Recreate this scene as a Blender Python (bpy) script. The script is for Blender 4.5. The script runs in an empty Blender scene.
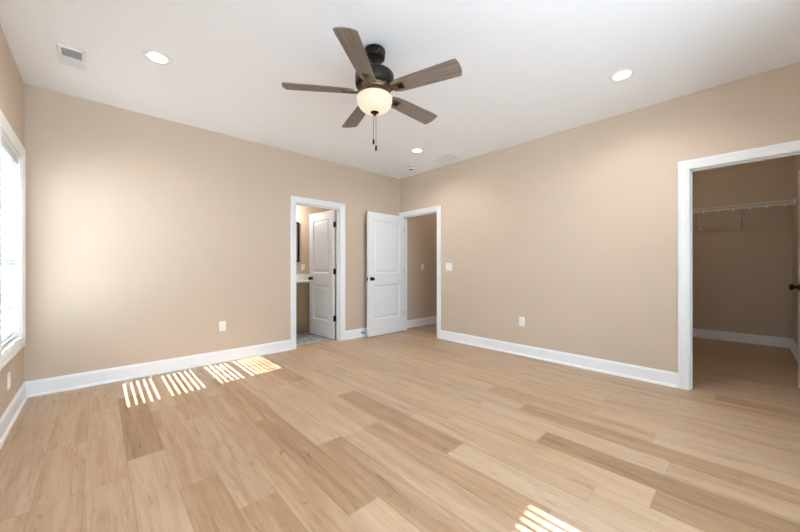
import bpy, bmesh, math, random
from mathutils import Vector, Matrix

# ------------------------------------------------------------------ key numbers
W, D, H = 4.473, 4.293, 2.74          # right wall x, back wall y, ceiling height
YF = -1.35                            # front wall (behind the camera)
WT = 0.115                            # interior wall thickness
EW = 0.16                             # exterior wall thickness
THETA = 0.75129222
CAMX, CAMH = 0.47304, 1.13394
R = math.radians
sc = bpy.context.scene
col = sc.collection

# ------------------------------------------------------------------ camera, light, exposure
cam_d = bpy.data.cameras.new('camera')
cam_d.sensor_width = 36.0
cam_d.lens = 323.0147 / 800 * 36
cam_d.shift_y = 1.59 / 800
cam_d.clip_start = 0.02
cam = bpy.data.objects.new('camera', cam_d)
cam.location = (CAMX, 0, CAMH)
cam.rotation_euler = (R(90), 0, -THETA)
col.objects.link(cam)
sc.camera = cam

world = bpy.data.worlds.new('world')
sc.world = world
world.use_nodes = True
bg = world.node_tree.nodes['Background']
bg.inputs['Color'].default_value = (0.69, 0.90, 1.12, 1)
bg.inputs['Strength'].default_value = 8.0

sun_d = bpy.data.lights.new('sun', 'SUN')
sun_d.energy = 62.0
sun_d.angle = R(0.5)
sun_d.color = (1.0, 1.0, 1.0)
sun = bpy.data.objects.new('sun', sun_d)
SUN_DIR = Vector((1.0, 0.096, -0.871))
sun.rotation_euler = SUN_DIR.to_track_quat('-Z', 'Y').to_euler()
sun.location = (-6, 1.5, 6)
col.objects.link(sun)

DOWNLIGHT_W = 9.0
VANITY_W = 24.0
sc.view_settings.view_transform = 'Standard'
sc.view_settings.look = 'None'
sc.view_settings.exposure = 0.12
sc.view_settings.gamma = 1.0
sc.view_settings.use_curve_mapping = False

# openings
WIN_Z0, WIN_Z1 = 0.56, 2.055
WINDOWS_LEFT = [(3.31, 4.11), (-0.25, 0.552)]
WIN_FRONT = (0.25, 2.75)  # added opening in the unseen front wall, lets in fill light
WF_Z0, WF_Z1 = 0.40, 2.40
BATH = (2.497, 3.212)
ENTRY = (3.410, 4.217)
CLOSET = (-0.36, 0.352)
DH = 2.042                             # door opening height

def portal(name, loc, rot, sx, sy):
    l = bpy.data.lights.new(name, 'AREA')
    l.shape = 'RECTANGLE'; l.size = sx; l.size_y = sy
    l.cycles.is_portal = True
    o = bpy.data.objects.new(name, l)
    o.location = loc; o.rotation_euler = rot
    col.objects.link(o)
for a, b in WINDOWS_LEFT:
    portal('window_portal', (-EW - .02, (a + b) / 2, (WIN_Z0 + WIN_Z1) / 2), (0, R(-90), 0), WIN_Z1 - WIN_Z0, b - a)
portal('window_portal', (sum(WIN_FRONT) / 2, YF - EW - .02, (WF_Z0 + WF_Z1) / 2), (R(90), 0, 0), WIN_FRONT[1] - WIN_FRONT[0], WF_Z1 - WF_Z0)

# ------------------------------------------------------------------ helpers
def lin(r, g, b):
    f = lambda c: c / 12.92 if c <= .04045 else ((c + .055) / 1.055) ** 2.4
    return (f(r / 255), f(g / 255), f(b / 255), 1)

def new_mat(name):
    m = bpy.data.materials.new(name); m.use_nodes = True
    nt = m.node_tree
    return m, nt, nt.nodes['Principled BSDF']

def mat(name, rgb, rough=.5, metal=0., noise=0., nscale=40., bump=0., bscale=200., spec=.5, vary=None):
    m, nt, p = new_mat(name)
    c = lin(*rgb)
    p.inputs['Base Color'].default_value = c
    p.inputs['Roughness'].default_value = rough
    p.inputs['Metallic'].default_value = metal
    p.inputs['Specular IOR Level'].default_value = spec
    tc = nt.nodes.new('ShaderNodeTexCoord')
    if noise:
        n = nt.nodes.new('ShaderNodeTexNoise'); n.inputs['Scale'].default_value = nscale; n.inputs['Detail'].default_value = 4
        nt.links.new(tc.outputs['Object'], n.inputs['Vector'])
        mx = nt.nodes.new('ShaderNodeMix'); mx.data_type = 'RGBA'
        nt.links.new(n.outputs['Fac'], mx.inputs[0])
        mx.inputs[6].default_value = tuple(min(1, x * (1 - noise)) for x in c[:3]) + (1,)
        mx.inputs[7].default_value = tuple(min(1, x * (1 + noise)) for x in c[:3]) + (1,)
        nt.links.new(mx.outputs[2], p.inputs['Base Color'])
    if bump:
        n2 = nt.nodes.new('ShaderNodeTexNoise'); n2.inputs['Scale'].default_value = bscale; n2.inputs['Detail'].default_value = 3
        nt.links.new(tc.outputs['Object'], n2.inputs['Vector'])
        b = nt.nodes.new('ShaderNodeBump'); b.inputs['Strength'].default_value = bump; b.inputs['Distance'].default_value = .002
        nt.links.new(n2.outputs['Fac'], b.inputs['Height'])
        nt.links.new(b.outputs['Normal'], p.inputs['Normal'])
    return m

def emit_mat(name, rgb, strength, base=None):
    m, nt, p = new_mat(name)
    p.inputs['Base Color'].default_value = lin(*(base or rgb))
    p.inputs['Emission Color'].default_value = lin(*rgb)
    p.inputs['Emission Strength'].default_value = strength
    return m

def wood_mat(name, rgb_a, rgb_b, along='X', scale=1.0, rough=.5):
    """long-grain wood, streaks along one local axis"""
    m, nt, p = new_mat(name)
    N = nt.nodes.new
    tc = N('ShaderNodeTexCoord'); mp = N('ShaderNodeMapping')
    st = {'X': (4, 110, 110), 'Y': (110, 4, 110), 'Z': (110, 110, 4)}[along]
    mp.inputs['Scale'].default_value = [s * scale for s in st]
    nt.links.new(tc.outputs['Object'], mp.inputs['Vector'])
    n = N('ShaderNodeTexNoise'); n.inputs['Scale'].default_value = 1.0; n.inputs['Detail'].default_value = 6; n.inputs['Roughness'].default_value = .65
    nt.links.new(mp.outputs[0], n.inputs['Vector'])
    cr = N('ShaderNodeValToRGB')
    cr.color_ramp.elements[0].position = .22; cr.color_ramp.elements[0].color = lin(*rgb_a)
    cr.color_ramp.elements[1].position = .78; cr.color_ramp.elements[1].color = lin(*rgb_b)
    nt.links.new(n.outputs['Fac'], cr.inputs[0])
    nt.links.new(cr.outputs[0], p.inputs['Base Color'])
    p.inputs['Roughness'].default_value = rough
    return m

def obj(name, bm, m, parent=None, smooth=False, loc=None, rot=None):
    me = bpy.data.meshes.new(name)
    bmesh.ops.recalc_face_normals(bm, faces=bm.faces)
    bm.to_mesh(me); bm.free()
    if smooth:
        me.polygons.foreach_set('use_smooth', [True] * len(me.polygons))
        me.set_sharp_from_angle(angle=R(40))
    for x in (m if isinstance(m, (list, tuple)) else [m]):
        me.materials.append(x)
    o = bpy.data.objects.new(name, me)
    col.objects.link(o)
    if parent is not None: o.parent = parent
    if loc is not None: o.location = loc
    if rot is not None: o.rotation_euler = rot
    return o

def empty(name, loc=(0, 0, 0), rot=(0, 0, 0)):
    o = bpy.data.objects.new(name, None); col.objects.link(o)
    o.location = loc; o.rotation_euler = rot
    o.empty_display_size = .05
    return o

def tag(o, label=None, cat=None, group=None, kind=None):
    if label: o['label'] = label
    if cat: o['category'] = cat
    if group: o['group'] = group
    if kind: o['kind'] = kind
    return o

def copy_tree(o, parent=None):
    c = o.copy(); col.objects.link(c)
    if parent is not None:
        c.parent = parent
    for ch in list(o.children):
        copy_tree(ch, c)
    return c

def box(bm, x0, x1, y0, y1, z0, z1, bev=0.0, seg=2, M=None):
    vs = [bm.verts.new((x, y, z)) for x in (x0, x1) for y in (y0, y1) for z in (z0, z1)]
    f = [(0, 1, 3, 2), (4, 6, 7, 5), (0, 4, 5, 1), (2, 3, 7, 6), (0, 2, 6, 4), (1, 5, 7, 3)]
    fs = [bm.faces.new([vs[i] for i in q]) for q in f]
    bmesh.ops.recalc_face_normals(bm, faces=fs)
    geo = vs
    if bev > 0:
        es = list({e for v in vs for e in v.link_edges})
        r = bmesh.ops.bevel(bm, geom=es, offset=bev, segments=seg, affect='EDGES', profile=.6)
        geo = list({v for v in r['verts']} | {v for v in vs if v.is_valid})
    if M is not None:
        bmesh.ops.transform(bm, matrix=M, verts=[v for v in geo if v.is_valid])
    return geo

def lathe(bm, prof, seg=40, M=None):
    """prof: list of (r, z) revolved about local z"""
    rings = []
    allv = []
    for r, z in prof:
        if r < 1e-6:
            v = bm.verts.new((0, 0, z)); rings.append([v]); allv.append(v)
        else:
            ring = [bm.verts.new((r * math.cos(2 * math.pi * i / seg), r * math.sin(2 * math.pi * i / seg), z)) for i in range(seg)]
            rings.append(ring); allv += ring
    for a, b in zip(rings, rings[1:]):
        if len(a) == 1 and len(b) == 1: continue
        for i in range(seg):
            j = (i + 1) % seg
            if len(a) == 1: bm.faces.new((a[0], b[i], b[j]))
            elif len(b) == 1: bm.faces.new((a[i], b[0], a[j]))
            else: bm.faces.new((a[i], b[i], b[j], a[j]))
    if M is not None: bmesh.ops.transform(bm, matrix=M, verts=allv)
    return allv

def tube(bm, pts, r, seg=10):
    pts = [Vector(p) for p in pts]
    rings = []
    for k, p in enumerate(pts):
        t = (pts[min(k + 1, len(pts) - 1)] - pts[max(k - 1, 0)]).normalized()
        ref = Vector((0, 0, 1)) if abs(t.z) < .9 else Vector((1, 0, 0))
        u = t.cross(ref).normalized(); v = t.cross(u)
        rings.append([bm.verts.new(p + r * (math.cos(2 * math.pi * i / seg) * u + math.sin(2 * math.pi * i / seg) * v)) for i in range(seg)])
    for a, b in zip(rings, rings[1:]):
        for i in range(seg):
            j = (i + 1) % seg
            bm.faces.new((a[i], a[j], b[j], b[i]))
    bm.faces.new(rings[0][::-1]); bm.faces.new(rings[-1])

def prism(bm, pts, f, a, b):
    """extrude closed outline pts (2-D) between a and b; f(p, q, t) -> world"""
    A = [bm.verts.new(f(p, q, a)) for p, q in pts]
    B = [bm.verts.new(f(p, q, b)) for p, q in pts]
    n = len(pts)
    for i in range(n):
        j = (i + 1) % n
        bm.faces.new((A[i], A[j], B[j], B[i]))
    bm.faces.new(A[::-1]); bm.faces.new(B)

# maps (u along wall, z, t out of the wall) to the world
MAPS = {
    'back': lambda u, z, t: (u, D - t, z),
    'right': lambda u, z, t: (W - t, u, z),
    'left': lambda u, z, t: (t, u, z),
    'front': lambda u, z, t: (u, YF + t, z),
}

# ------------------------------------------------------------------ materials
M_WALL = mat('tan_wall_paint', (203, 184, 164), rough=.62, noise=.015, nscale=3, bump=.05, bscale=250, spec=.3)
M_CEIL = mat('white_ceiling_paint', (249, 250, 254), rough=.8, noise=.01, nscale=4, bump=.05, bscale=180, spec=.2)
M_TRIM = mat('white_semigloss_trim', (240, 240, 240), rough=.32, noise=.01, nscale=8)
M_DOOR = mat('white_door_paint', (236, 236, 236), rough=.38, noise=.01, nscale=8)
M_BLACK = mat('black_metal', (22, 20, 19), rough=.35, metal=.6, noise=.1, nscale=60)
M_BRONZE = mat('dark_bronze_metal', (33, 29, 27), rough=.40, metal=.55, noise=.12, nscale=50)
M_BRASSY = mat('aged_bronze_metal', (112, 94, 76), rough=.3, metal=.9, noise=.15, nscale=70)
M_PLATE = mat('white_plastic_plate', (244, 243, 240), rough=.35, noise=.01, nscale=30)
M_SLOT = mat('dark_slot', (40, 40, 40), rough=.7, noise=.05)
M_BLIND = mat('white_blind_vinyl', (204, 206, 209), rough=.4, noise=.01, nscale=20)
M_VINYL = mat('white_window_vinyl', (240, 241, 242), rough=.4, noise=.01, nscale=20)
M_VENTIN = mat('vent_interior', (105, 105, 105), rough=.8, noise=.05)
M_CHAIN = mat('steel_chain', (120, 116, 110), rough=.35, metal=.8, noise=.1)
M_WIRE = mat('white_coated_wire', (232, 232, 230), rough=.4, noise=.02)
M_COUNTER = mat('white_cultured_marble', (240, 240, 238), rough=.2, noise=.02, nscale=6)
M_BLADE = wood_mat('weathered_oak_blade', (72, 62, 56), (152, 136, 124), 'X', 1.0, .5)
M_VANITY = wood_mat('honey_maple_cabinet', (138, 112, 82), (162, 134, 102), 'Z', .5, .45)
M_GROUND = mat('pale_bounce_ground', (220, 224, 229), rough=.9, noise=.1, nscale=2)  # ground colour set pale to bounce sunlight up to the ceiling
M_BOWL = emit_mat('frosted_lit_glass', (255, 236, 206), .74, (120, 114, 104))
M_LENS = emit_mat('lit_lens', (255, 249, 238), 5.0)
M_CLENS = emit_mat('closet_lens', (255, 238, 214), 150.0)
M_TUBE = emit_mat('lit_vanity_glass', (255, 238, 214), 3.0)

def glass_mat():
    m = bpy.data.materials.new('window_glass'); m.use_nodes = True
    nt = m.node_tree; nt.nodes.clear(); N = nt.nodes.new
    o = N('ShaderNodeOutputMaterial'); mx = N('ShaderNodeMixShader'); t = N('ShaderNodeBsdfTransparent'); g = N('ShaderNodeBsdfGlossy'); fr = N('ShaderNodeFresnel')
    fr.inputs['IOR'].default_value = 1.2
    t.inputs['Color'].default_value = (.94, .96, .95, 1); g.inputs['Roughness'].default_value = .02
    nt.links.new(fr.outputs[0], mx.inputs[0]); nt.links.new(t.outputs[0], mx.inputs[1]); nt.links.new(g.outputs[0], mx.inputs[2])
    nt.links.new(mx.outputs[0], o.inputs['Surface'])
    return m
M_GLASS = glass_mat()
M_MIRROR = mat('mirror_glass', (235, 238, 238), rough=.02, metal=1.0)

def floor_mat():
    m, nt, p = new_mat('oak_plank_floor')
    N = nt.nodes.new; L = nt.links.new
    at = N('ShaderNodeAttribute'); at.attribute_name = 'plank'          # r tone, g hue, b seed
    sp = N('ShaderNodeSeparateColor'); L(at.outputs['Color'], sp.inputs[0])
    uv = N('ShaderNodeUVMap')
    tc = N('ShaderNodeTexCoord')
    sd = N('ShaderNodeVectorMath'); sd.operation = 'MULTIPLY_ADD'
    cb = N('ShaderNodeCombineXYZ')
    for k in range(3): L(sp.outputs[2], cb.inputs[k])
    L(cb.outputs[0], sd.inputs[0]); sd.inputs[1].default_value = (37, 91, 13); L(tc.outputs['Object'], sd.inputs[2])
    def nz(scale, det, rough, dist=0):
        mp = N('ShaderNodeMapping'); mp.inputs['Scale'].default_value = scale; L(sd.outputs[0], mp.inputs['Vector'])
        n = N('ShaderNodeTexNoise'); n.inputs['Scale'].default_value = 1; n.inputs['Detail'].default_value = det; n.inputs['Roughness'].default_value = rough
        n.inputs['Distortion'].default_value = dist
        L(mp.outputs[0], n.inputs['Vector']); return n.outputs['Fac']
    fine = nz((95, 3.2, 1), 5, .7)
    broad = nz((16, 1.3, 1), 4, .6, .8)
    cath = nz((34, 5.0, 1), 3, .55, 1.2)
    def math_(op, a, b=None, c=None):
        n = N('ShaderNodeMath'); n.operation = op
        for i, x in enumerate((a, b, c)):
            if x is None: continue
            if isinstance(x, (int, float)): n.inputs[i].default_value = x
            else: L(x, n.inputs[i])
        return n.outputs[0]
    # tone: per-plank + grain
    v = math_('MULTIPLY_ADD', broad, .52, sp.outputs[0])
    v = math_('MULTIPLY_ADD', fine, .42, v)
    v = math_('SUBTRACT', v, .490)
    knot = math_('MULTIPLY', math_('MAXIMUM', math_('SUBTRACT', cath, .62), 0), 1.6)
    v = math_('SUBTRACT', v, knot)
    cr = N('ShaderNodeValToRGB'); e = cr.color_ramp.elements
    e[0].position = 0.0; e[0].color = lin(112, 86, 64)
    e[1].position = 1.0; e[1].color = lin(206, 178, 149)
    for pos, c in ((.28, (161, 128, 97)), (.5, (187, 157, 127)), (.72, (200, 171, 141))):
        q = e.new(pos); q.color = lin(*c)
    L(v, cr.inputs[0])
    # hue drift to a cooler grey-beige for some planks
    mx = N('ShaderNodeMix'); mx.data_type = 'RGBA'; mx.blend_type = 'MIX'
    hsv = N('ShaderNodeHueSaturation'); hsv.inputs['Saturation'].default_value = .72
    L(cr.outputs[0], hsv.inputs['Color'])
    L(sp.outputs[1], mx.inputs[0]); L(cr.outputs[0], mx.inputs[6]); L(hsv.outputs[0], mx.inputs[7])
    # bevelled joints between planks (UV holds metres to the plank's edges)
    su = N('ShaderNodeSeparateXYZ'); L(uv.outputs[0], su.inputs[0])
    d = math_('MINIMUM', su.outputs[0], math_('SUBTRACT', .178, su.outputs[0]))
    d = math_('MINIMUM', d, math_('MINIMUM', su.outputs[1], math_('SUBTRACT', 1.22, su.outputs[1])))
    j = math_('MINIMUM', math_('MULTIPLY_ADD', d, 270, .45), 1)
    jm = N('ShaderNodeMix'); jm.data_type = 'RGBA'
    jm.inputs[6].default_value = lin(110, 82, 58); L(j, jm.inputs[0]); L(mx.outputs[2], jm.inputs[7])
    L(jm.outputs[2], p.inputs['Base Color'])
    rr = math_('MULTIPLY_ADD', fine, .12, .36)
    L(rr, p.inputs['Roughness'])
    p.inputs['Specular IOR Level'].default_value = .4
    b = N('ShaderNodeBump'); b.inputs['Strength'].default_value = .12; b.inputs['Distance'].default_value = .001
    L(fine, b.inputs['Height']); L(b.outputs['Normal'], p.inputs['Normal'])
    return m
M_FLOOR = floor_mat()

def tile_mat():
    m, nt, p = new_mat('grey_stone_tile')
    N = nt.nodes.new; L = nt.links.new
    tc = N('ShaderNodeTexCoord')
    br = N('ShaderNodeTexBrick'); br.inputs['Scale'].default_value = 1; br.offset = .5
    br.inputs['Brick Width'].default_value = .6; br.inputs['Row Height'].default_value = .3; br.inputs['Mortar Size'].default_value = .004
    br.inputs['Mortar'].default_value = lin(120, 120, 118)
    n = N('ShaderNodeTexNoise'); n.inputs['Scale'].default_value = 7; n.inputs['Detail'].default_value = 8; n.inputs['Distortion'].default_value = 1.2
    L(tc.outputs['Object'], n.inputs['Vector']); L(tc.outputs['Object'], br.inputs['Vector'])
    cr = N('ShaderNodeValToRGB'); e = cr.color_ramp.elements
    e[0].position = .35; e[0].color = lin(128, 132, 136); e[1].position = .65; e[1].color = lin(196, 198, 198)
    L(n.outputs['Fac'], cr.inputs[0]); L(cr.outputs[0], br.inputs['Color1']); L(cr.outputs[0], br.inputs['Color2'])
    L(br.outputs['Color'], p.inputs['Base Color']); p.inputs['Roughness'].default_value = .35
    return m
M_TILE = tile_mat()

# ------------------------------------------------------------------ floor
XF1, YB1 = 7.62, 4.405
PW, PL = 0.178, 1.22
rng = random.Random(11)
KNOWN = {       # row whose near-left edge is 1.487 + k*PW : one joint's y, {joint: tone}
    -1: (1.24, {1.24: .30}), 0: (1.858, {.638: .33}), 3: (1.244, {1.244: .30}),
    6: (.935, {-.285: .23, .935: .52}), 5: (.31, {-.91: .30, .31: .5}), 8: (.02, {.02: .33}), -5: (2.475, {2.475: .29, 1.255: .5}),
    2: (.62, {}), 1: (3.05, {}), 4: (1.75, {}), 7: (1.52, {}), -2: (2.0, {.78: .42}), -3: (1.62, {}), -4: (3.2, {1.98: .42}),
}
bm = bmesh.new()
uvl = bm.loops.layers.uv.new('UVMap')
cl = bm.loops.layers.float_color.new('plank')
k0 = math.floor((0 - 1.487) / PW) - 1
prev = 0
for k in range(k0, 40):
    xa = 1.487 + k * PW; xb = xa + PW
    if xb <= 0 or xa >= XF1: continue
    rng.seed(1000 + k * 17)
    if k in KNOWN: j0, tones = KNOWN[k]
    else:
        j0, tones = prev + .37 + rng.random() * .45, {}
    prev = j0
    n0 = math.floor((YF - j0) / PL)
    for n in range(n0, n0 + 8):
        ya = j0 + n * PL; yb = ya + PL
        if yb <= YF or ya >= YB1: continue
        tone = .475 + (rng.random() - .5) * .09
        if rng.random() < .16: tone -= .09
        for q, t in tones.items():
            if abs(q - ya) < .01: tone = t
        hue = rng.random() * (.55 if tone > .4 else .1); seed = rng.random()
        X0, X1, Y0, Y1 = max(xa, 0), min(xb, XF1), max(ya, YF), min(yb, YB1)
        vs = [bm.verts.new((x, y, 0)) for x, y in ((X0, Y0), (X1, Y0), (X1, Y1), (X0, Y1))]
        f = bm.faces.new(vs)
        for lp in f.loops:
            lp[uvl].uv = (lp.vert.co.x - xa, lp.vert.co.y - ya)
            lp[cl] = (tone, hue, seed, 1)
fl = obj('floor', bm, M_FLOOR)
tag(fl, 'light oak plank floor running through bedroom, closet and hall', 'floor', kind='structure')
bm = bmesh.new(); box(bm, 1.2, 4.4, YB1, 5.85, -.03, -.004)
tag(obj('floor_bathroom', bm, M_TILE), 'grey mottled stone tile floor beyond the bathroom doorway', 'floor', kind='structure')
bm = bmesh.new(); box(bm, BATH[0] + .002, BATH[1] - .002, YB1 - .012, YB1 + .03, -.004, .005, .002)
tag(obj('trim_1', bm, mat('oak_threshold', (176, 143, 112), rough=.4, noise=.06)), 'thin wooden threshold strip under the bathroom doorway', 'threshold', kind='structure')
bm = bmesh.new(); box(bm, -14, -EW, -14, 14, -.5, -.35)
box(bm, -EW, 9, -14, YF - EW - .05, -.5, -.35)
tag(obj('ground', bm, M_GROUND), 'ground outside the windows, made pale to bounce light indoors', 'ground', kind='structure')

# ------------------------------------------------------------------ ceiling and walls
bm = bmesh.new(); box(bm, -EW, 7.75, YF - EW, 5.95, H, H + .12)
tag(obj('ceiling', bm, M_CEIL), 'flat white painted ceiling', 'ceiling', kind='structure')

def wall(name, label, boxes):
    bm = bmesh.new()
    for b in boxes: box(bm, *b)
    return tag(obj(name, bm, M_WALL), label, 'wall', kind='structure')

(a0, a1), (b0, b1) = WINDOWS_LEFT
wall('wall_left', 'tan wall holding the window with white blinds', [
    (-EW, 0, a1, D + WT, -.05, H), (-EW, 0, b1, a0, -.05, H), (-EW, 0, YF - EW, b0, -.05, H),
    (-EW, 0, a0, a1, -.05, WIN_Z0), (-EW, 0, a0, a1, WIN_Z1, H), (-EW, 0, b0, b1, -.05, WIN_Z0), (-EW, 0, b0, b1, WIN_Z1, H)])
wall('wall_back', 'tan back wall with the bathroom doorway', [
    (0, BATH[0] - .02, D, D + WT, -.05, H), (BATH[1] + .02, W + WT, D, D + WT, -.05, H), (BATH[0] - .02, BATH[1] + .02, D, D + WT, DH + .02, H)])
wall('wall_right', 'tan wall with the entry doorway and the closet doorway', [
    (W, W + WT, ENTRY[1] + .02, D, -.05, H), (W, W + WT, CLOSET[1] + .02, ENTRY[0] - .02, -.05, H), (W, W + WT, YF - EW, CLOSET[0] - .02, -.05, H),
    (W, W + WT, ENTRY[0] - .02, ENTRY[1] + .02, DH + .02, H), (W, W + WT, CLOSET[0] - .02, CLOSET[1] + .02, DH + .02, H)])
f0, f1 = WIN_FRONT
wall('wall_front', 'tan wall behind the camera with an added wide window', [
    (0, f0, YF - EW, YF, -.05, H), (f1, W, YF - EW, YF, -.05, H), (f0, f1, YF - EW, YF, -.05, WF_Z0), (f0, f1, YF - EW, YF, WF_Z1, H)])
HY = 4.35      # hall wall face
wall('wall_hall_back', 'tan hall wall seen through the entry doorway', [(W + WT, 7.0, HY, HY + .1, -.05, H)])
wall('wall_hall_front', 'tan hall wall opposite, out of sight', [(W + WT, 7.0, 2.85, 2.95, -.05, H)])
wall('wall_hall_end', 'tan end wall of the hall', [(7.0, 7.1, 2.85, HY + .1, -.05, H)])
CX, CY0, CY1 = 7.61, -.45, 1.65
wall('wall_closet_back', 'dim tan back wall of the closet under the wire shelf', [(CX, CX + .1, CY0 - .1, CY1 + .1, -.05, H)])
wall('wall_closet_side', 'narrow tan closet side wall beside the closet door', [(W + WT, CX, CY0 - .1, CY0, -.05, H)])
wall('wall_closet_far', 'tan closet wall hidden behind the doorway', [(W + WT, CX, CY1, CY1 + .1, -.05, H)])
BY = 5.77
wall('wall_bathroom_back', 'tan bathroom wall above the white backsplash', [(1.2, 4.5, BY, BY + .1, -.05, H)])
wall('wall_bathroom_left', 'tan bathroom side wall out of sight', [(1.2, 1.3, D + WT, BY, -.05, H)])
wall('wall_bathroom_right', 'tan bathroom wall behind the open door', [(4.3, 4.4, D + WT, BY, -.05, H)])

# roof overhang that cuts the sun off the tops of the windows
bm = bmesh.new(); box(bm, -.93, -EW, YF - 1.2, 6.2, 2.54, 2.70)
tag(obj('trim_2', bm, M_VINYL), 'white roof overhang outside above the windows', 'eave', kind='structure')

# ------------------------------------------------------------------ baseboards
BASE = [(0, 0), (0, .139), (.005, .139), (.009, .134), (.010, .126), (.0135, .119), (.0135, .0225), (.0185, .0215), (.0235, .017), (.0262, .010), (.0265, 0)]
def baseboard(name, f, u0, u1, label, m0=0, m1=0):
    """profile swept along a wall; m0/m1 = +1 mitres an inside corner at that end"""
    bm = bmesh.new()
    A = [bm.verts.new(f(u0 + m0 * t, z, t)) for t, z in BASE]
    B = [bm.verts.new(f(u1 - m1 * t, z, t)) for t, z in BASE]
    n = len(BASE)
    for i in range(n):
        j = (i + 1) % n
        bm.faces.new((A[i], A[j], B[j], B[i]))
    bm.faces.new(A[::-1]); bm.faces.new(B)
    return tag(obj(name, bm, M_TRIM), label, 'baseboard', kind='structure')
CW, RV = .078, .006
co = CW + RV
baseboard('baseboard_left', MAPS['left'], YF, D, 'tall white baseboard along the window wall', 1, 1)
baseboard('baseboard_back', MAPS['back'], 0, BATH[0] - co, 'white baseboard on the back wall with stripes of sunlight before it', 1, 0)
baseboard('baseboard_back_corner', MAPS['back'], BATH[1] + co, W, 'short white baseboard between the bathroom doorway and open entry door', 0, 1)
baseboard('baseboard_right', MAPS['right'], CLOSET[1] + co, ENTRY[0] - co, 'long white baseboard between entry doorway and closet')
baseboard('baseboard_right_near', MAPS['right'], YF, CLOSET[0] - co, 'white baseboard past the closet doorway', 1, 0)
baseboard('baseboard_front', MAPS['front'], 0, W, 'white baseboard behind the camera', 1, 1)
baseboard('baseboard_hall', lambda u, z, t: (u, HY - t, z), W + WT, 7.0, 'white baseboard in the hall beyond the entry doorway')
baseboard('baseboard_closet_back', lambda u, z, t: (CX - t, u, z), CY0, CY1, 'white baseboard along the back of the closet', 1, 1)
baseboard('baseboard_closet_side', lambda u, z, t: (u, CY0 + t, z), W + WT, CX, 'white baseboard on the narrow closet side wall', 0, 1)
baseboard('baseboard_closet_inner', lambda u, z, t: (W + WT + t, u, z), CLOSET[1] + co, CY1, 'white baseboard inside the closet beside its doorway', 0, 0)

# ------------------------------------------------------------------ casings and jambs
CAS = [(0, 0), (0, .010), (.004, .0115), (.020, .0125), (.024, .0155), (.050, .017), (.055, .0205), (.072, .0205), (CW, .0185), (CW, 0)]   # (outward, thickness)
def casing(bm, f, a, b, h, z0=None):
    """mitred casing round an opening; z0 given = four-sided (window)"""
    a -= RV; b += RV; h += RV
    loops = []
    for o, t in CAS:
        if z0 is None: P = [(a - o, 0), (a - o, h + o), (b + o, h + o), (b + o, 0)]
        else: P = [(a - o, z0 - RV - o), (a - o, h + o), (b + o, h + o), (b + o, z0 - RV - o)]
        loops.append([bm.verts.new(f(u, z, t)) for u, z in P])
    n = len(CAS)
    segs = 3 if z0 is None else 4
    for i in range(n):
        p, q = loops[i], loops[(i + 1) % n]
        for s in range(segs):
            r = (s + 1) % 4
            bm.faces.new((p[s], p[r], q[r], q[s]))
    if z0 is None:
        bm.faces.new([l[0] for l in loops]); bm.faces.new([l[3] for l in loops][::-1])

def jamb(bm, f, a, b, h, t0, t1):
    """three jamb boards lining an opening; t measured out of the wall (negative = into it)"""
    for u0, u1, z0, z1 in ((a - .019, a, 0, h), (b, b + .019, 0, h), (a - .019, b + .019, h, h + .019)):
        prism(bm, [(u0, z0), (u1, z0), (u1, z1), (u0, z1)], f, t0, t1)
def stop(bm, f, a, b, h, t0, t1):
    for u0, u1, z0, z1 in ((a, a + .011, 0, h), (b - .011, b, 0, h), (a, b, h - .011, h)):
        prism(bm, [(u0, z0), (u1, z0), (u1, z1), (u0, z1)], f, t0, t1)

def doorway(name, label, f, a, b, s0, s1):
    r = empty(name, f((a + b) / 2, 0, -WT / 2)); tag(r, label, 'door frame', kind='structure')
    inv = Matrix.Translation(-r.location)
    for nm, fn in (('casing', lambda bm: casing(bm, f, a, b, DH)),
                   ('far_casing', lambda bm: casing(bm, lambda u, z, t: f(u, z, -WT - t), a, b, DH)),
                   ('jamb', lambda bm: jamb(bm, f, a, b, DH, .0005, -WT - .0005)),
                   ('door_stop_strip', lambda bm: stop(bm, f, a, b, DH, s0, s1))):
        bm = bmesh.new(); fn(bm); bm.transform(inv); obj(nm, bm, M_TRIM, r)
    return r
doorway('trim_3', 'white moulded frame round the bathroom doorway', MAPS['back'], *BATH, -.04, -WT + .037)
doorway('trim_4', 'white moulded frame round the entry doorway', MAPS['right'], *ENTRY, -.037, -.075)
doorway('trim_5', 'wide white moulded frame round the closet doorway', MAPS['right'], *CLOSET, -.04, -WT + .037)

# ------------------------------------------------------------------ doors
def ring_face(bm, A, B):
    for i in range(4):
        j = (i + 1) % 4
        bm.faces.new((A[i], A[j], B[j], B[i]))

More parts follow.
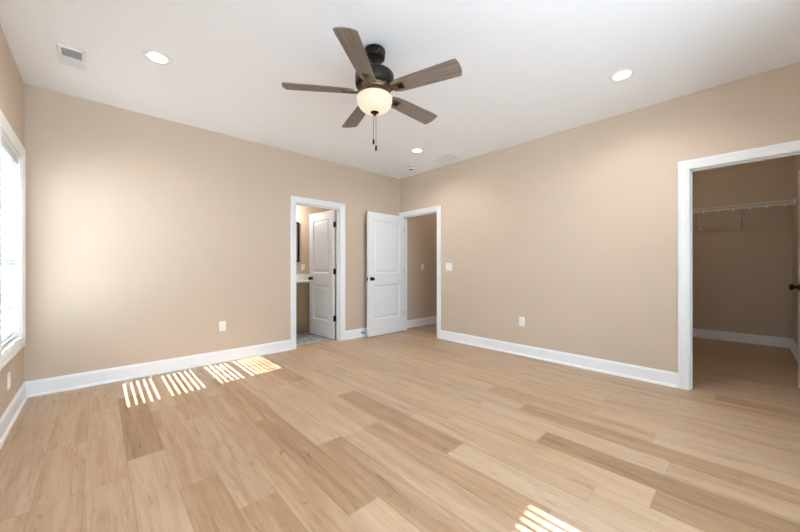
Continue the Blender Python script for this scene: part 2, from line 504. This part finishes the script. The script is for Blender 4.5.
def door_leaf_mesh(w, h=2.03, t=.035, st=.112):
    """two-panel moulded leaf: hinge edge at local x=0, leaf spans +x, centred on y"""
    bm = bmesh.new()
    xs = [0, st, w - st, w]
    zs = [0, .265, .835, 1.03, h - .125, h]
    for side in (-1, 1):
        y = side * t / 2
        V = {(i, k): bm.verts.new((xs[i], y, zs[k])) for i in range(4) for k in range(6)}
        for i in range(3):
            for k in range(5):
                q = [V[i, k], V[i + 1, k], V[i + 1, k + 1], V[i, k + 1]]
                if i == 1 and k in (1, 3):
                    x0, x1, z0, z1 = xs[1], xs[2], zs[k], zs[k + 1]
                    cur = q
                    for ins, dep in ((.004, .003), (.015, .013), (.021, .0135), (.040, .012), (.054, .005)):
                        nx = [bm.verts.new((x, y - side * dep, z)) for x, z in ((x0 + ins, z0 + ins), (x1 - ins, z0 + ins), (x1 - ins, z1 - ins), (x0 + ins, z1 - ins))]
                        ring_face(bm, cur, nx); cur = nx
                    bm.faces.new(cur)
                else:
                    bm.faces.new(q)
        if side == -1: V0 = V
    loop = [(i, 0) for i in range(3)] + [(3, k) for k in range(5)] + [(i, 5) for i in range(3, 0, -1)] + [(0, k) for k in range(5, 0, -1)]
    n = len(loop)
    for i in range(n):
        a, b = loop[i], loop[(i + 1) % n]
        bm.faces.new((V0[a], V0[b], V[b], V[a]))
    return bm

def knob_mesh(side):
    """rosette, neck and round knob pointing to local y*side"""
    bm = bmesh.new()
    M = Matrix.Rotation(R(90) * (-side), 4, 'X')
    lathe(bm, [(0, .0), (.032, .0), (.033, .003), (.030, .007), (.016, .010), (.011, .014), (.0105, .026), (.016, .031), (.024, .036), (.0275, .044),
               (.027, .052), (.021, .059), (.010, .0625), (0, .063)], 28, M)
    return bm

def hinge_mesh(w):
    """hinge on the knuckle line at the origin; one leaf on the door edge (+x side), one on the jamb"""
    bm = bmesh.new()
    h = .089
    for k in range(3):
        z = -h / 2 + k * h / 3
        lathe(bm, [(0, z), (.0065, z), (.0065, z + h / 3 - .001), (0, z + h / 3 - .001)], 14)
    lathe(bm, [(0, h / 2), (.005, h / 2), (.0055, h / 2 + .003), (0, h / 2 + .005)], 12)
    return bm

def make_door(name, label, hinge, ang, w, flip, gap=.004):
    """hinge = knuckle point (x, y); leaf swings out along ang; flip = side (+1/-1) of the knuckle on local y"""
    r = empty(name, (hinge[0], hinge[1], .012), (0, 0, ang)); tag(r, label, 'door', kind='structure')
    off = -flip * .0235                      # leaf centre plane relative to the knuckle line
    lf = obj('door_leaf', door_leaf_mesh(w), M_DOOR, r, loc=(gap, off, 0))
    for s in (-1, 1):
        k = obj('door_knob', knob_mesh(s), M_BLACK, r, True, loc=(w - .066, off + s * .0175, .938))
        tag(k, 'black round knob')
    bm = bmesh.new(); box(bm, -.001, .0015, -.0125, .0125, -.028, .028, .0006, 1); box(bm, .0015, .010, -.006, .007, -.008, .008, .002, 2)
    tag(obj('latch_plate', bm, M_BLACK, r, loc=(w + .004, off, .938)), 'black latch plate')
    for z in (.32, 1.06, 1.80):
        hn = obj('hinge', hinge_mesh(w), M_BLACK, r, True, loc=(0, 0, z))
        bm = bmesh.new()
        box(bm, -.002, .0035, min(0, off * 2 * .9), max(0, off * 2 * .9), -.0445, .0445, .0005, 1)
        tag(obj('hinge_leaf', bm, M_BLACK, hn), 'black hinge leaf')
        tag(hn, 'black hinge')
    return r

# bathroom: hinged on the right jamb, swings into the bathroom
bd = make_door('door_1', 'white two panel door standing open inside the bathroom doorway', (BATH[1] - .004, D + WT + .006), R(93.0), .700, -1, .018)
# entry: hinged by the corner, swung flat against the back wall
ed = make_door('door_2', 'white two panel entry door open against the back wall corner', (W - .002, ENTRY[1] - .002), R(181.2), .815, -1)
# closet: hinged on the near jamb, swings into the closet
cd = make_door('door_3', 'white closet door seen edge on with a black knob', (W + WT + .006, CLOSET[0] + .004), R(2.0), .706, 1)

# ------------------------------------------------------------------ windows
def window_unit(name, label, f, a, b, muntins=True, halves=1, z0=WIN_Z0, z1=WIN_Z1):
    """f(u, z, t): t out of the wall into the room"""
    r = empty(name, f((a + b) / 2, z0, 0)); tag(r, label, 'window', kind='structure')
    inv = Matrix.Translation(-r.location)
    def part(nm, rects, m, parent, bev=0):
        bm = bmesh.new()
        for u0, u1, z0, z1, t0, t1 in rects:
            prism(bm, [(u0, z0), (u1, z0), (u1, z1), (u0, z1)], f, t0, t1)
        bm.transform(inv)
        return obj(nm, bm, m, parent)
    bm = bmesh.new(); casing(bm, f, a, b, z1, z0); bm.transform(inv); obj('window_casing', bm, M_TRIM, r)
    part('window_jamb', [(a - .0005, a + .012, z0, z1, -EW, 0), (b - .012, b + .0005, z0, z1, -EW, 0), (a, b, z1 - .012, z1 + .0005, -EW, 0), (a, b, z0 - .0005, z0 + .002, -EW, .002)], M_TRIM, r)
    w = (b - a) / halves
    for hnum in range(halves):
        A, B = a + hnum * w + .012, a + (hnum + 1) * w - .012
        fr = part('window_frame', [(A, A + .022, z0 + .002, z1 - .012, -.15, -.085), (B - .022, B, z0 + .002, z1 - .012, -.15, -.085),
                              (A, B, z1 - .04, z1 - .012, -.15, -.085), (A, B, z0 + .002, z0 + .04, -.15, -.085)], M_VINYL, r)
        mr = 1.206
        for (s0, s1, ta, tb, bar) in ((z0 + .04, mr + .022, -.115, -.09, .875), (mr - .022, z1 - .04, -.145, -.12, 1.535)):
            l, rr = A + .022, B - .022
            sash = part('sash', [(l, l + .018, s0, s1, ta, tb), (rr - .018, rr, s0, s1, ta, tb), (l, rr, s1 - .036, s1, ta, tb), (l, rr, s0, s0 + .036, ta, tb)], M_VINYL, r)
            part('pane', [(l + .015, rr - .015, s0 + .03, s1 - .03, (ta + tb) / 2 - .002, (ta + tb) / 2 + .002)], M_GLASS, sash)
            if muntins:
                c = (l + rr) / 2
                part('muntin', [(l + .018, rr - .018, bar - .019, bar + .019, ta + .004, tb - .004), (c - .008, c + .008, s0 + .036, s1 - .036, ta + .004, tb - .004)], M_VINYL, sash)
    return r
window_unit('window_1', 'tall white framed window beside the corner with blinds lowered', MAPS['left'], *WINDOWS_LEFT[0])
window_unit('window_2', 'tall white framed window beside the camera position', MAPS['left'], *WINDOWS_LEFT[1])
window_unit('fill_window', 'wide bare window added behind the camera for fill light', MAPS['front'], *WIN_FRONT, muntins=False, halves=2, z0=WF_Z0, z1=WF_Z1)  # invented window, put in to brighten the room with daylight

SLAT_P, SLAT_W, TILT, BX = .044, .050, R(12.5), -.044
def make_blind(name, label, a, b):
    r = empty(name, (BX, (a + b) / 2, WIN_Z0 + .014)); tag(r, label, 'blinds', 'white slatted blinds in the window wall')
    hw = (b - a) / 2 - .016
    z_top = WIN_Z1 - .012 - r.location.z
    bm = bmesh.new()
    n = int((1.965 - .632) / SLAT_P)
    for k in range(n + 1):
        zc = .632 + k * SLAT_P - r.location.z
        prof = []
        for i in range(7):
            s = -1 + i / 3
            prof.append((s * SLAT_W / 2, .0022 * (1 - s * s)))
        pts = [(x, z + .0012) for x, z in prof] + [(x, z - .0012) for x, z in prof[::-1]]
        c, s_ = math.cos(TILT), math.sin(TILT)
        pts = [(x * c + z * s_, -x * s_ + z * c + zc) for x, z in pts]
        prism(bm, pts, lambda p, q, t: (p, t, q), -hw, hw)
    obj('slats', bm, M_BLIND, r)
    bm = bmesh.new(); box(bm, -.018, .018, -hw, hw, -.004, .009, .003); obj('bottom_rail', bm, M_BLIND, r)
    bm = bmesh.new(); box(bm, -.028, .022, -hw - .002, hw + .002, z_top - .045, z_top - .001, .002); obj('head_rail', bm, M_BLIND, r)
    bm = bmesh.new(); prism(bm, [(.026, z_top - .060), (.030, z_top - .060), (.033, z_top - .056), (.033, z_top - .006), (.030, z_top - .001), (.026, z_top - .001)], lambda p, q, t: (p, t, q), -hw - .003, hw + .003)
    obj('valance', bm, M_BLIND, r)
    for u in (-.27, .27):
        bm = bmesh.new()
        for x in (-.0265, .0265): tube(bm, [(x, u, .03), (x, u, z_top - .04)], .0009, 6)
        obj('ladder_cord', bm, M_BLIND, r)
    bm = bmesh.new(); tube(bm, [(.034, -hw + .07, z_top - .075), (.036, -hw + .07, z_top - .6)], .004, 8); obj('tilt_wand', bm, M_BLIND, r, True)
    return r
make_blind('window_blind', 'white slatted blind lowered in the window beside the room corner', *WINDOWS_LEFT[0])
make_blind('window_blind', 'white slatted blind in the window beside the camera position', *WINDOWS_LEFT[1])

# ------------------------------------------------------------------ ceiling fan
FX, FY = 1.9495, 1.8522
fan = empty('ceiling_fan', (FX, FY, H))
tag(fan, 'dark bronze ceiling fan with five wood blades and a lit glass bowl', 'ceiling fan')
def fz(z): return z - H
bm = bmesh.new()
lathe(bm, [(0, fz(2.74)), (.040, fz(2.74)), (.042, fz(2.720)), (.076, fz(2.718)), (.0785, fz(2.714)), (.0785, fz(2.700)), (.0755, fz(2.698)), (.0755, fz(2.668)), (.072, fz(2.659)), (.062, fz(2.654)), (.022, fz(2.652)), (0, fz(2.651))], 44)
obj('canopy', bm, M_BRONZE, fan, True)
bm = bmesh.new(); lathe(bm, [(0, fz(2.68)), (.024, fz(2.66)), (.026, fz(2.642)), (.020, fz(2.628)), (.012, fz(2.622)), (.012, fz(2.60)), (.02, fz(2.598)), (.023, fz(2.585)), (.023, fz(2.545)), (0, fz(2.545))], 24)
obj('downrod', bm, M_BRONZE, fan, True)
bm = bmesh.new()
lathe(bm, [(0, fz(2.557)), (.05, fz(2.556)), (.112, fz(2.550)), (.133, fz(2.544)), (.1395, fz(2.536)), (.141, fz(2.526)), (.141, fz(2.472)), (.136, fz(2.456)), (.126, fz(2.450)), (.118, fz(2.446)), (0, fz(2.446))], 56)
obj('motor_housing', bm, M_BRONZE, fan, True)
bm = bmesh.new()
lathe(bm, [(0, fz(2.447)), (.113, fz(2.447)), (.117, fz(2.440)), (.113, fz(2.433)), (.104, fz(2.431)), (.100, fz(2.424)), (.074, fz(2.420)), (.070, fz(2.400)), (.074, fz(2.396)), (0, fz(2.396))], 48)
for i in range(20):
    a = 2 * math.pi * i / 20
    box(bm, .104, .123, -.004, .004, fz(2.449), fz(2.433), .001, 1, Matrix.Rotation(a, 4, 'Z'))
obj('flywheel', bm, M_BRASSY, fan, True)
bm = bmesh.new()
lathe(bm, [(0, fz(2.397)), (.066, fz(2.397)), (.070, fz(2.392)), (.070, fz(2.382)), (.064, fz(2.3795)), (0, fz(2.3795))], 48)
obj('light_fitter', bm, M_BRONZE, fan, True)
bm = bmesh.new()
bp = [(.121, 2.381), (.126, 2.376), (.1285, 2.366), (.128, 2.350), (.123, 2.328), (.111, 2.305), (.091, 2.286), (.064, 2.274), (.034, 2.268), (.0, 2.267)]
lathe(bm, [(0, fz(2.3805))] + [(r, fz(z)) for r, z in bp], 56)
obj('glass_bowl', bm, M_BOWL, fan, True)
bm = bmesh.new()
lathe(bm, [(0, fz(2.275)), (.030, fz(2.272)), (.031, fz(2.267)), (.024, fz(2.262)), (.011, fz(2.258)), (.010, fz(2.250)), (.007, fz(2.244)), (0, fz(2.242))], 26)
obj('finial', bm, M_BRONZE, fan, True)
RT = Vector((math.cos(THETA), -math.sin(THETA), 0))
for off, z1, lab in ((-.008, 2.075, 'pull chain with the higher black fob'), (.010, 2.028, 'pull chain with the lower black fob')):
    p = RT * off
    bm = bmesh.new()
    tube(bm, [(p.x * .6, p.y * .6, fz(2.256)), (p.x, p.y, fz(2.23)), (p.x, p.y, fz(z1))], .0017, 8)
    n = int((2.23 - z1) / .006)
    for i in range(n):
        lathe(bm, [(0, -.0025), (.0024, -.001), (.0024, .001), (0, .0025)], 6, Matrix.Translation((p.x, p.y, fz(2.23) - i * .006)))
    ch = obj('pull_chain', bm, M_CHAIN, fan, True); tag(ch, lab)
    bm = bmesh.new()
    lathe(bm, [(0, .003), (.003, .002), (.0065, -.008), (.008, -.02), (.0075, -.034), (.004, -.041), (0, -.042)], 16)
    obj('chain_fob', bm, M_BLACK, ch, True, loc=(p.x, p.y, fz(z1)))

# blades: local x along the blade, origin on the fan axis
BZ, BR, PITCH, PH0 = 2.413, .634, -.219, 2.5267
def blade_mesh():
    bm = bmesh.new()
    out = []
    r0, r1, w0, w1 = .150, BR, .108, .144
    N = 10
    side = []
    for i in range(N + 1):
        s = i / N
        side.append((r0 + (r1 - r0) * s, (w0 + (w1 - w0) * (s ** .8)) / 2))
    # inner end rounded, tip gently bowed with eased corners
    tip = []
    for i in range(9):
        a = -1 + i / 4
        tip.append((r1 + .015 * (1 - a * a), a * w1 / 2 * (1 - .0 * abs(a))))
    pts = [(x, -y) for x, y in side[1:-1]] + [(r1 - .002, -w1 / 2), (r1 + .001, -w1 / 2 + .0025)] + tip[1:-1] + [(r1 + .001, w1 / 2 - .0025), (r1 - .002, w1 / 2)] + [(x, y) for x, y in side[1:-1]][::-1] + [(r0, w0 / 2 - .012), (r0, -w0 / 2 + .012)]
    prism(bm, pts, lambda p, q, t: (p, q, t), -.003, .003)
    es = [e for e in bm.edges if abs(e.verts[0].co.z - e.verts[1].co.z) < 1e-6 and len(e.link_faces) == 2 and any(len(f.verts) > 6 for f in e.link_faces)]
    bmesh.ops.bevel(bm, geom=es, offset=.0014, segments=1, affect='EDGES')
    return bm
def arm_mesh():
    """blade iron: two curved prongs from the flywheel to a plate under the blade"""
    bm = bmesh.new()
    for s in (-1, 1):
        pts = [(.098, s * .012), (.13, s * .013), (.165, s * .017), (.19, s * .020)]
        for (x0, y0), (x1, y1) in zip(pts, pts[1:]):
            z0 = .006 if x0 < .12 else -.008; z1 = -.008
            vs = []
            for x, y, z in ((x0, y0, z0), (x1, y1, z1)):
                for dy in (-.006, .006):
                    for dz in (-.004, .004): vs.append(bm.verts.new((x, y + dy, z + dz)))
            for q in ((0, 1, 3, 2), (4, 6, 7, 5), (0, 4, 5, 1), (2, 3, 7, 6), (0, 2, 6, 4), (1, 5, 7, 3)):
                bm.faces.new([vs[i] for i in q])
    box(bm, .186, .238, -.027, .027, -.011, -.0032, .002)
    return bm
bl_m = ar_m = pl_m = None
BT = math.tan(PITCH)
for k in range(5):
    a = PH0 + k * 2 * math.pi / 5
    rot = Matrix.Rotation(a, 4, 'Z') @ Matrix.Rotation(PITCH, 4, 'X')
    if k == 0:
        b = obj('fan_blade', blade_mesh(), M_BLADE, fan); bl_m = b.data
        ir = obj('blade_arm', arm_mesh(), M_BRASSY, b); ar_m = ir.data
        bm = bmesh.new(); box(bm, .196, .233, -.018, .018, -.0135, -.0105, .001, 1)
        pc = obj('arm_cover', bm, M_BLACK, ir); pl_m = pc.data
    else:
        b = bpy.data.objects.new('fan_blade', bl_m); col.objects.link(b); b.parent = fan
        ir = bpy.data.objects.new('blade_arm', ar_m); col.objects.link(ir); ir.parent = b
        pc = bpy.data.objects.new('arm_cover', pl_m); col.objects.link(pc); pc.parent = ir
    b.matrix_local = Matrix.Translation((0, 0, fz(BZ))) @ rot
# ------------------------------------------------------------------ recessed lights
def make_downlight(loc):
    r = empty('recessed_light', loc)
    bm = bmesh.new()
    lathe(bm, [(.060, 0), (.060, -.002), (.070, -.0075), (.084, -.0065), (.094, -.003), (.096, 0)], 48)
    obj('trim_ring', bm, M_TRIM, r, True)
    bm = bmesh.new(); lathe(bm, [(.0605, -.0005), (.0605, -.0028), (.03, -.0045), (0, -.0048)], 40); obj('lens', bm, M_LENS, r, True)
    l = bpy.data.lights.new('downlight', 'AREA'); l.shape = 'DISK'; l.size = .12; l.energy = DOWNLIGHT_W; l.color = (1, .98, .95); l.spread = R(150)
    lo = bpy.data.objects.new('downlight', l); lo.parent = r; lo.location = (0, 0, -.008); col.objects.link(lo)
    return r
for (x, y), lab in (((.804, 3.07), 'recessed ceiling light beside the square ceiling register'),
                    ((3.667, .705), 'recessed ceiling light nearest the closet doorway'),
                    ((3.668, 3.079), 'small distant recessed ceiling light near smoke detector and flat grille'),
                    ((.804, .705), 'recessed ceiling light above the camera position')):
    tag(make_downlight((x, y, H)), lab, 'ceiling light', 'recessed ceiling lights')

# ------------------------------------------------------------------ ceiling register, grille, smoke detector
def make_register(name, cx, cy, sx, sy, tilt_a, tilt_b, label, inner):
    r = empty(name, (cx, cy, H)); tag(r, label, 'vent')
    fw = .022
    bm = bmesh.new()
    for x0, x1, y0, y1 in ((-sx / 2, -sx / 2 + fw, -sy / 2, sy / 2), (sx / 2 - fw, sx / 2, -sy / 2, sy / 2), (-sx / 2 + fw, sx / 2 - fw, -sy / 2, -sy / 2 + fw), (-sx / 2 + fw, sx / 2 - fw, sy / 2 - fw, sy / 2), (-sx / 2 + fw, sx / 2 - fw, -.006, .006)):
        box(bm, x0, x1, y0, y1, -.012, 0, .002, 1)
    obj('vent_frame', bm, M_TRIM, r)
    bm = bmesh.new(); box(bm, -sx / 2 + fw, sx / 2 - fw, -sy / 2 + fw, sy / 2 - fw, -.0015, -.0005); obj('duct_shade_sheet', bm, inner, r)  # flat sheet, its tone stands in for the shade inside the duct
    bm = bmesh.new()
    for (y0, y1, tl) in ((-sy / 2 + fw, -.006, tilt_a), (.006, sy / 2 - fw, tilt_b)):
        n = max(4, int((y1 - y0) / .0125))
        for i in range(n):
            yc = y0 + (i + .5) * (y1 - y0) / n
            box(bm, -sx / 2 + fw, sx / 2 - fw, -.0055, .0055, -.0005, .0005, 0, 1, Matrix.Translation((0, yc, -.007)) @ Matrix.Rotation(tl, 4, 'X'))
    obj('louvers', bm, M_TRIM, r)
    return r
make_register('ceiling_register', .328, 3.505, .150, .300, R(48), R(-68), 'white ceiling register with dark open louvers beside the window wall', M_SLOT)
gr = make_register('ceiling_grille', 4.19, 3.013, .225, .31, R(-66), R(-66), 'flat white ceiling grille near the right wall, divided in two', M_VENTIN)
gr['label'] = 'flat white ceiling grille divided in two, beside the small recessed light'

sd = empty('smoke_detector', (4.104, 3.631, H)); tag(sd, 'small round white smoke detector on the ceiling by the entry corner', 'smoke detector')
bm = bmesh.new(); lathe(bm, [(0, 0), (.062, 0), (.063, -.004), (.062, -.012), (0, -.012)], 36); obj('base', bm, M_PLATE, sd, True)
bm = bmesh.new(); lathe(bm, [(0, -.012), (.050, -.012), (.050, -.024), (0, -.024)], 36); obj('vent_band', bm, M_SLOT, sd, True)
bm = bmesh.new(); lathe(bm, [(0, -.024), (.058, -.024), (.058, -.034), (.052, -.042), (.034, -.046), (0, -.046)], 36); obj('cover', bm, M_PLATE, sd, True)
bm = bmesh.new(); lathe(bm, [(0, -.0455), (.030, -.0455), (.028, -.050), (0, -.051)], 28); obj('underside_disc', bm, M_VENTIN, sd, True)  # grey disc in the middle of the underside

# ------------------------------------------------------------------ wall plates
ROT = {'back': 0, 'right': R(-90), 'left': R(90), 'front': R(180)}
def plate_base(name, f, u, z, label, cat, w=.072, h=.117, rot=0.):
    r = empty(name, f(u, z, 0), (0, 0, rot)); tag(r, label, cat)     # local -y points into the room
    bm = bmesh.new(); box(bm, -w / 2, w / 2, -.0062, 0, -h / 2, h / 2, .0025, 2); obj('plate', bm, M_PLATE, r, True)
    return r
def outlet(name, f, u, z, label, rot):
    r = plate_base(name, f, u, z, label, 'outlet', rot=rot)
    for s in (-1, 1):
        bm = bmesh.new(); box(bm, -.0165, .0165, -.0085, -.006, s * .0195 - .0135, s * .0195 + .0135, .0035, 2)
        so = obj('socket', bm, M_PLATE, r, True)
        bm = bmesh.new()
        for x in (-.006, .006): box(bm, x - .0012, x + .0012, -.0092, -.0084, s * .0195 - .001, s * .0195 + .008)
        lathe(bm, [(0, 0), (.0025, 0), (.0025, .0008), (0, .0008)], 10, Matrix.Translation((0, -.0084, s * .0195 - .0075)) @ Matrix.Rotation(R(90), 4, 'X'))
        obj('socket_slots', bm, M_SLOT, so)
    bm = bmesh.new(); lathe(bm, [(0, 0), (.003, 0), (.002, .001), (0, .0012)], 12, Matrix.Translation((0, -.0062, 0)) @ Matrix.Rotation(R(90), 4, 'X')); obj('screw', bm, M_PLATE, r, True)
    return r
def rocker(r, x):
    bm = bmesh.new(); box(bm, x - .0165, x + .0165, -.0085, -.006, -.0335, .0335, .0015, 1)
    rk = obj('rocker_switch', bm, M_PLATE, r)
    bm = bmesh.new(); box(bm, x - .0185, x + .0185, -.0066, -.006, -.0355, .0355); obj('rocker_gap', bm, M_VENTIN, rk)
outlet('wall_outlet', MAPS['back'], 1.564, .432, 'white outlet low on the back wall above the sunlit stripes', ROT['back'])
outlet('wall_outlet', MAPS['right'], 1.974, .438, 'white outlet low on the wall between entry and closet', ROT['right'])
outlet('wall_outlet', MAPS['left'], 3.62, .318, 'white outlet below the window with blinds', ROT['left'])
outlet('wall_outlet', lambda u, z, t: (u, BY - t, z), 3.325, 1.14, 'white outlet on the bathroom wall above the backsplash', 0)
sw = plate_base('light_switch', MAPS['right'], 3.162, 1.146, 'wide white double switch plate beside the entry doorway', 'light switch', .118, .117, ROT['right'])
for x in (-.023, .023): rocker(sw, x)
sw = plate_base('light_switch', lambda u, z, t: (u, HY - t, z), 5.143, 1.145, 'white single switch plate on the hall wall', 'light switch')
rocker(sw, 0)

# ------------------------------------------------------------------ door stop on the baseboard
ds = empty('door_stopper', (3.618, D - .0135, .075)); tag(ds, 'small black door stopper on the baseboard beside the open entry door', 'door stopper')
bm = bmesh.new(); M = Matrix.Rotation(R(90), 4, 'X')
lathe(bm, [(0, 0), (.012, 0), (.012, .004), (.005, .007), (.004, .05)], 18, M); obj('rod', bm, M_BLACK, ds, True)
bm = bmesh.new(); lathe(bm, [(0, .048), (.008, .048), (.010, .052), (.010, .062), (.007, .066), (0, .066)], 18, M); obj('rubber_tip', bm, M_BLACK, ds, True)

# ------------------------------------------------------------------ closet wire shelf
LX, SZ = 7.205, 2.030
ws = empty('wire_shelf', (CX, 0, SZ)); tag(ws, 'white wire shelf with sloping braces on the closet back wall', 'shelf')
y0, y1 = CY0 + .012, CY1 - .012
dx = LX - CX
bm = bmesh.new()
n = int((y1 - y0) / .026)
for i in range(n + 1):
    y = y0 + i * (y1 - y0) / n
    tube(bm, [(-.006, y, 0), (dx + .004, y, 0), (dx, y, -.004), (dx, y, -.046)], .0028, 6)
obj('wire_deck', bm, M_WIRE, ws)
for x, z in ((-.008, -.004), (dx * .5, -.004), (dx, .0), (dx, -.048)):
    bm = bmesh.new(); tube(bm, [(x, y0, z), (x, y1, z)], (.0045 if x != dx else .0085), 10); obj('rail_rod', bm, M_WIRE, ws, True)
for y in (.5075, .05, 1.3):
    bm = bmesh.new()
    tube(bm, [(dx, y, -.042), (-.02, y, -.27)], .005, 8)
    br_ = obj('support_brace', bm, M_WIRE, ws, True)
    bm = bmesh.new(); box(bm, -.028, -.0005, y - .016, y + .016, -.292, -.258, .004); obj('brace_foot', bm, M_PLATE, br_)
for i in range(12):
    y = y0 + .08 + i * .16
    bm = bmesh.new(); box(bm, dx - .012, dx + .012, y - .011, y + .011, -.075, -.040, .002, 1); obj('rod_clip', bm, M_PLATE, ws)
bm = bmesh.new(); box(bm, dx - .022, dx + .03, CY0 + .0005, CY0 + .016, -.058, .012, .003); obj('end_bracket', bm, M_PLATE, ws)
bm = bmesh.new(); box(bm, -.03, -.0005, CY0 + .0005, CY0 + .012, -.02, .008, .002); obj('wall_clip', bm, M_PLATE, ws)

# closet ceiling light (above the doorway, out of the picture)
cl_ = empty('closet_light', (6.2, .6, H)); tag(cl_, 'bare bulb holder on the closet ceiling in front of the wire shelf', 'ceiling light')
bm = bmesh.new(); lathe(bm, [(0, 0), (.055, 0), (.055, -.010), (.030, -.028), (0, -.028)], 40); obj('light_base', bm, M_TRIM, cl_, True)
bm = bmesh.new(); lathe(bm, [(.016, -.0285), (.018, -.05), (.034, -.075), (.036, -.092), (.028, -.110), (0, -.120)], 40); obj('bulb', bm, M_CLENS, cl_, True)
hl = copy_tree(cl_); hl.location = (5.7, 3.5, H); tag(hl, 'unseen bulb holder added on the hall ceiling to brighten the hall', 'ceiling light')  # added lamp with no known source, brightens the hall

# ------------------------------------------------------------------ bathroom vanity, mirror, light
VX0, VX1, VYF = 2.26, 3.60, 5.215
va = empty('bathroom_vanity', (VX1, VYF, 0)); tag(va, 'maple bathroom vanity cabinet behind the open bathroom door', 'vanity')
inv = Matrix.Translation((-VX1, -VYF, 0))
def vpart(nm, boxes, m, parent=va, bev=.0015):
    bm = bmesh.new()
    for b in boxes: box(bm, *b, bev, 1)
    bm.transform(inv); return obj(nm, bm, m, parent)
vpart('cabinet', [(VX0, VX1, VYF + .02, BY - .002, .105, .875)], M_VANITY)
vpart('toe_kick', [(VX0, VX1, VYF + .085, BY - .002, -.003, .105)], M_VANITY)
vpart('countertop', [(VX0 - .01, VX1 + .01, VYF - .022, BY - .001, .876, .905)], M_COUNTER, bev=.004)
vpart('backsplash', [(VX0 - .01, VX1 + .01, BY - .022, BY - .001, .9055, 1.012)], M_COUNTER, bev=.003)
for xa in (VX0 + .01, 2.714, 3.165):
    xb = min(xa + .442, VX1 - .006)
    dr = vpart('drawer', [(xa, xb, VYF, VYF + .019, .762, .852)], M_VANITY)
    d_ = vpart('cabinet_door', [(xa, xa + .055, VYF, VYF + .0195, .135, .730), (xb - .055, xb, VYF, VYF + .0195, .135, .730),
                                (xa + .055, xb - .055, VYF, VYF + .0195, .135, .19), (xa + .055, xb - .055, VYF, VYF + .0195, .677, .730), (xa + .05, xb - .05, VYF + .010, VYF + .0185, .185, .682)], M_VANITY)
mi = empty('wall_mirror', (2.71, BY, 1.6)); tag(mi, 'dark framed mirror above the bathroom vanity, only its edge in view', 'mirror')
bm = bmesh.new()
for x0, x1, z0, z1 in ((-.53, -.5, -.36, .39), (.5, .535, -.36, .39), (-.5, .5, .36, .39), (-.5, .5, -.36, -.33)):
    box(bm, x0, x1, -.028, 0, z0, z1, .002, 1)
obj('mirror_frame', bm, M_BLACK, mi)
bm = bmesh.new(); box(bm, -.5, .5, -.012, -.002, -.33, .36); obj('mirror_glass', bm, M_MIRROR, mi)
vl = empty('vanity_light', (2.72, BY, 2.16)); tag(vl, 'lit glass light bar above the bathroom mirror', 'light fixture')
bm = bmesh.new(); box(bm, -.3, .3, -.03, 0, -.03, .03, .004); obj('backplate', bm, M_BLACK, vl)
for x in (-.22, 0, .22):
    bm = bmesh.new(); lathe(bm, [(0, .03), (.03, .03), (.045, -.04), (.055, -.09), (0, -.09)], 24, Matrix.Translation((x, -.085, 0))); obj('glass_shade', bm, M_TUBE, vl, True)
    bm = bmesh.new(); tube(bm, [(x, -.028, 0), (x, -.085, .02), (x, -.085, .035)], .008, 8); obj('shade_arm', bm, M_BLACK, vl, True)
l = bpy.data.lights.new('vanity_bulbs', 'POINT'); l.energy = VANITY_W; l.color = (1, .96, .90); l.shadow_soft_size = .08
lo = bpy.data.objects.new('vanity_bulbs', l); lo.parent = vl; lo.location = (.2, -.22, -.06); col.objects.link(lo)
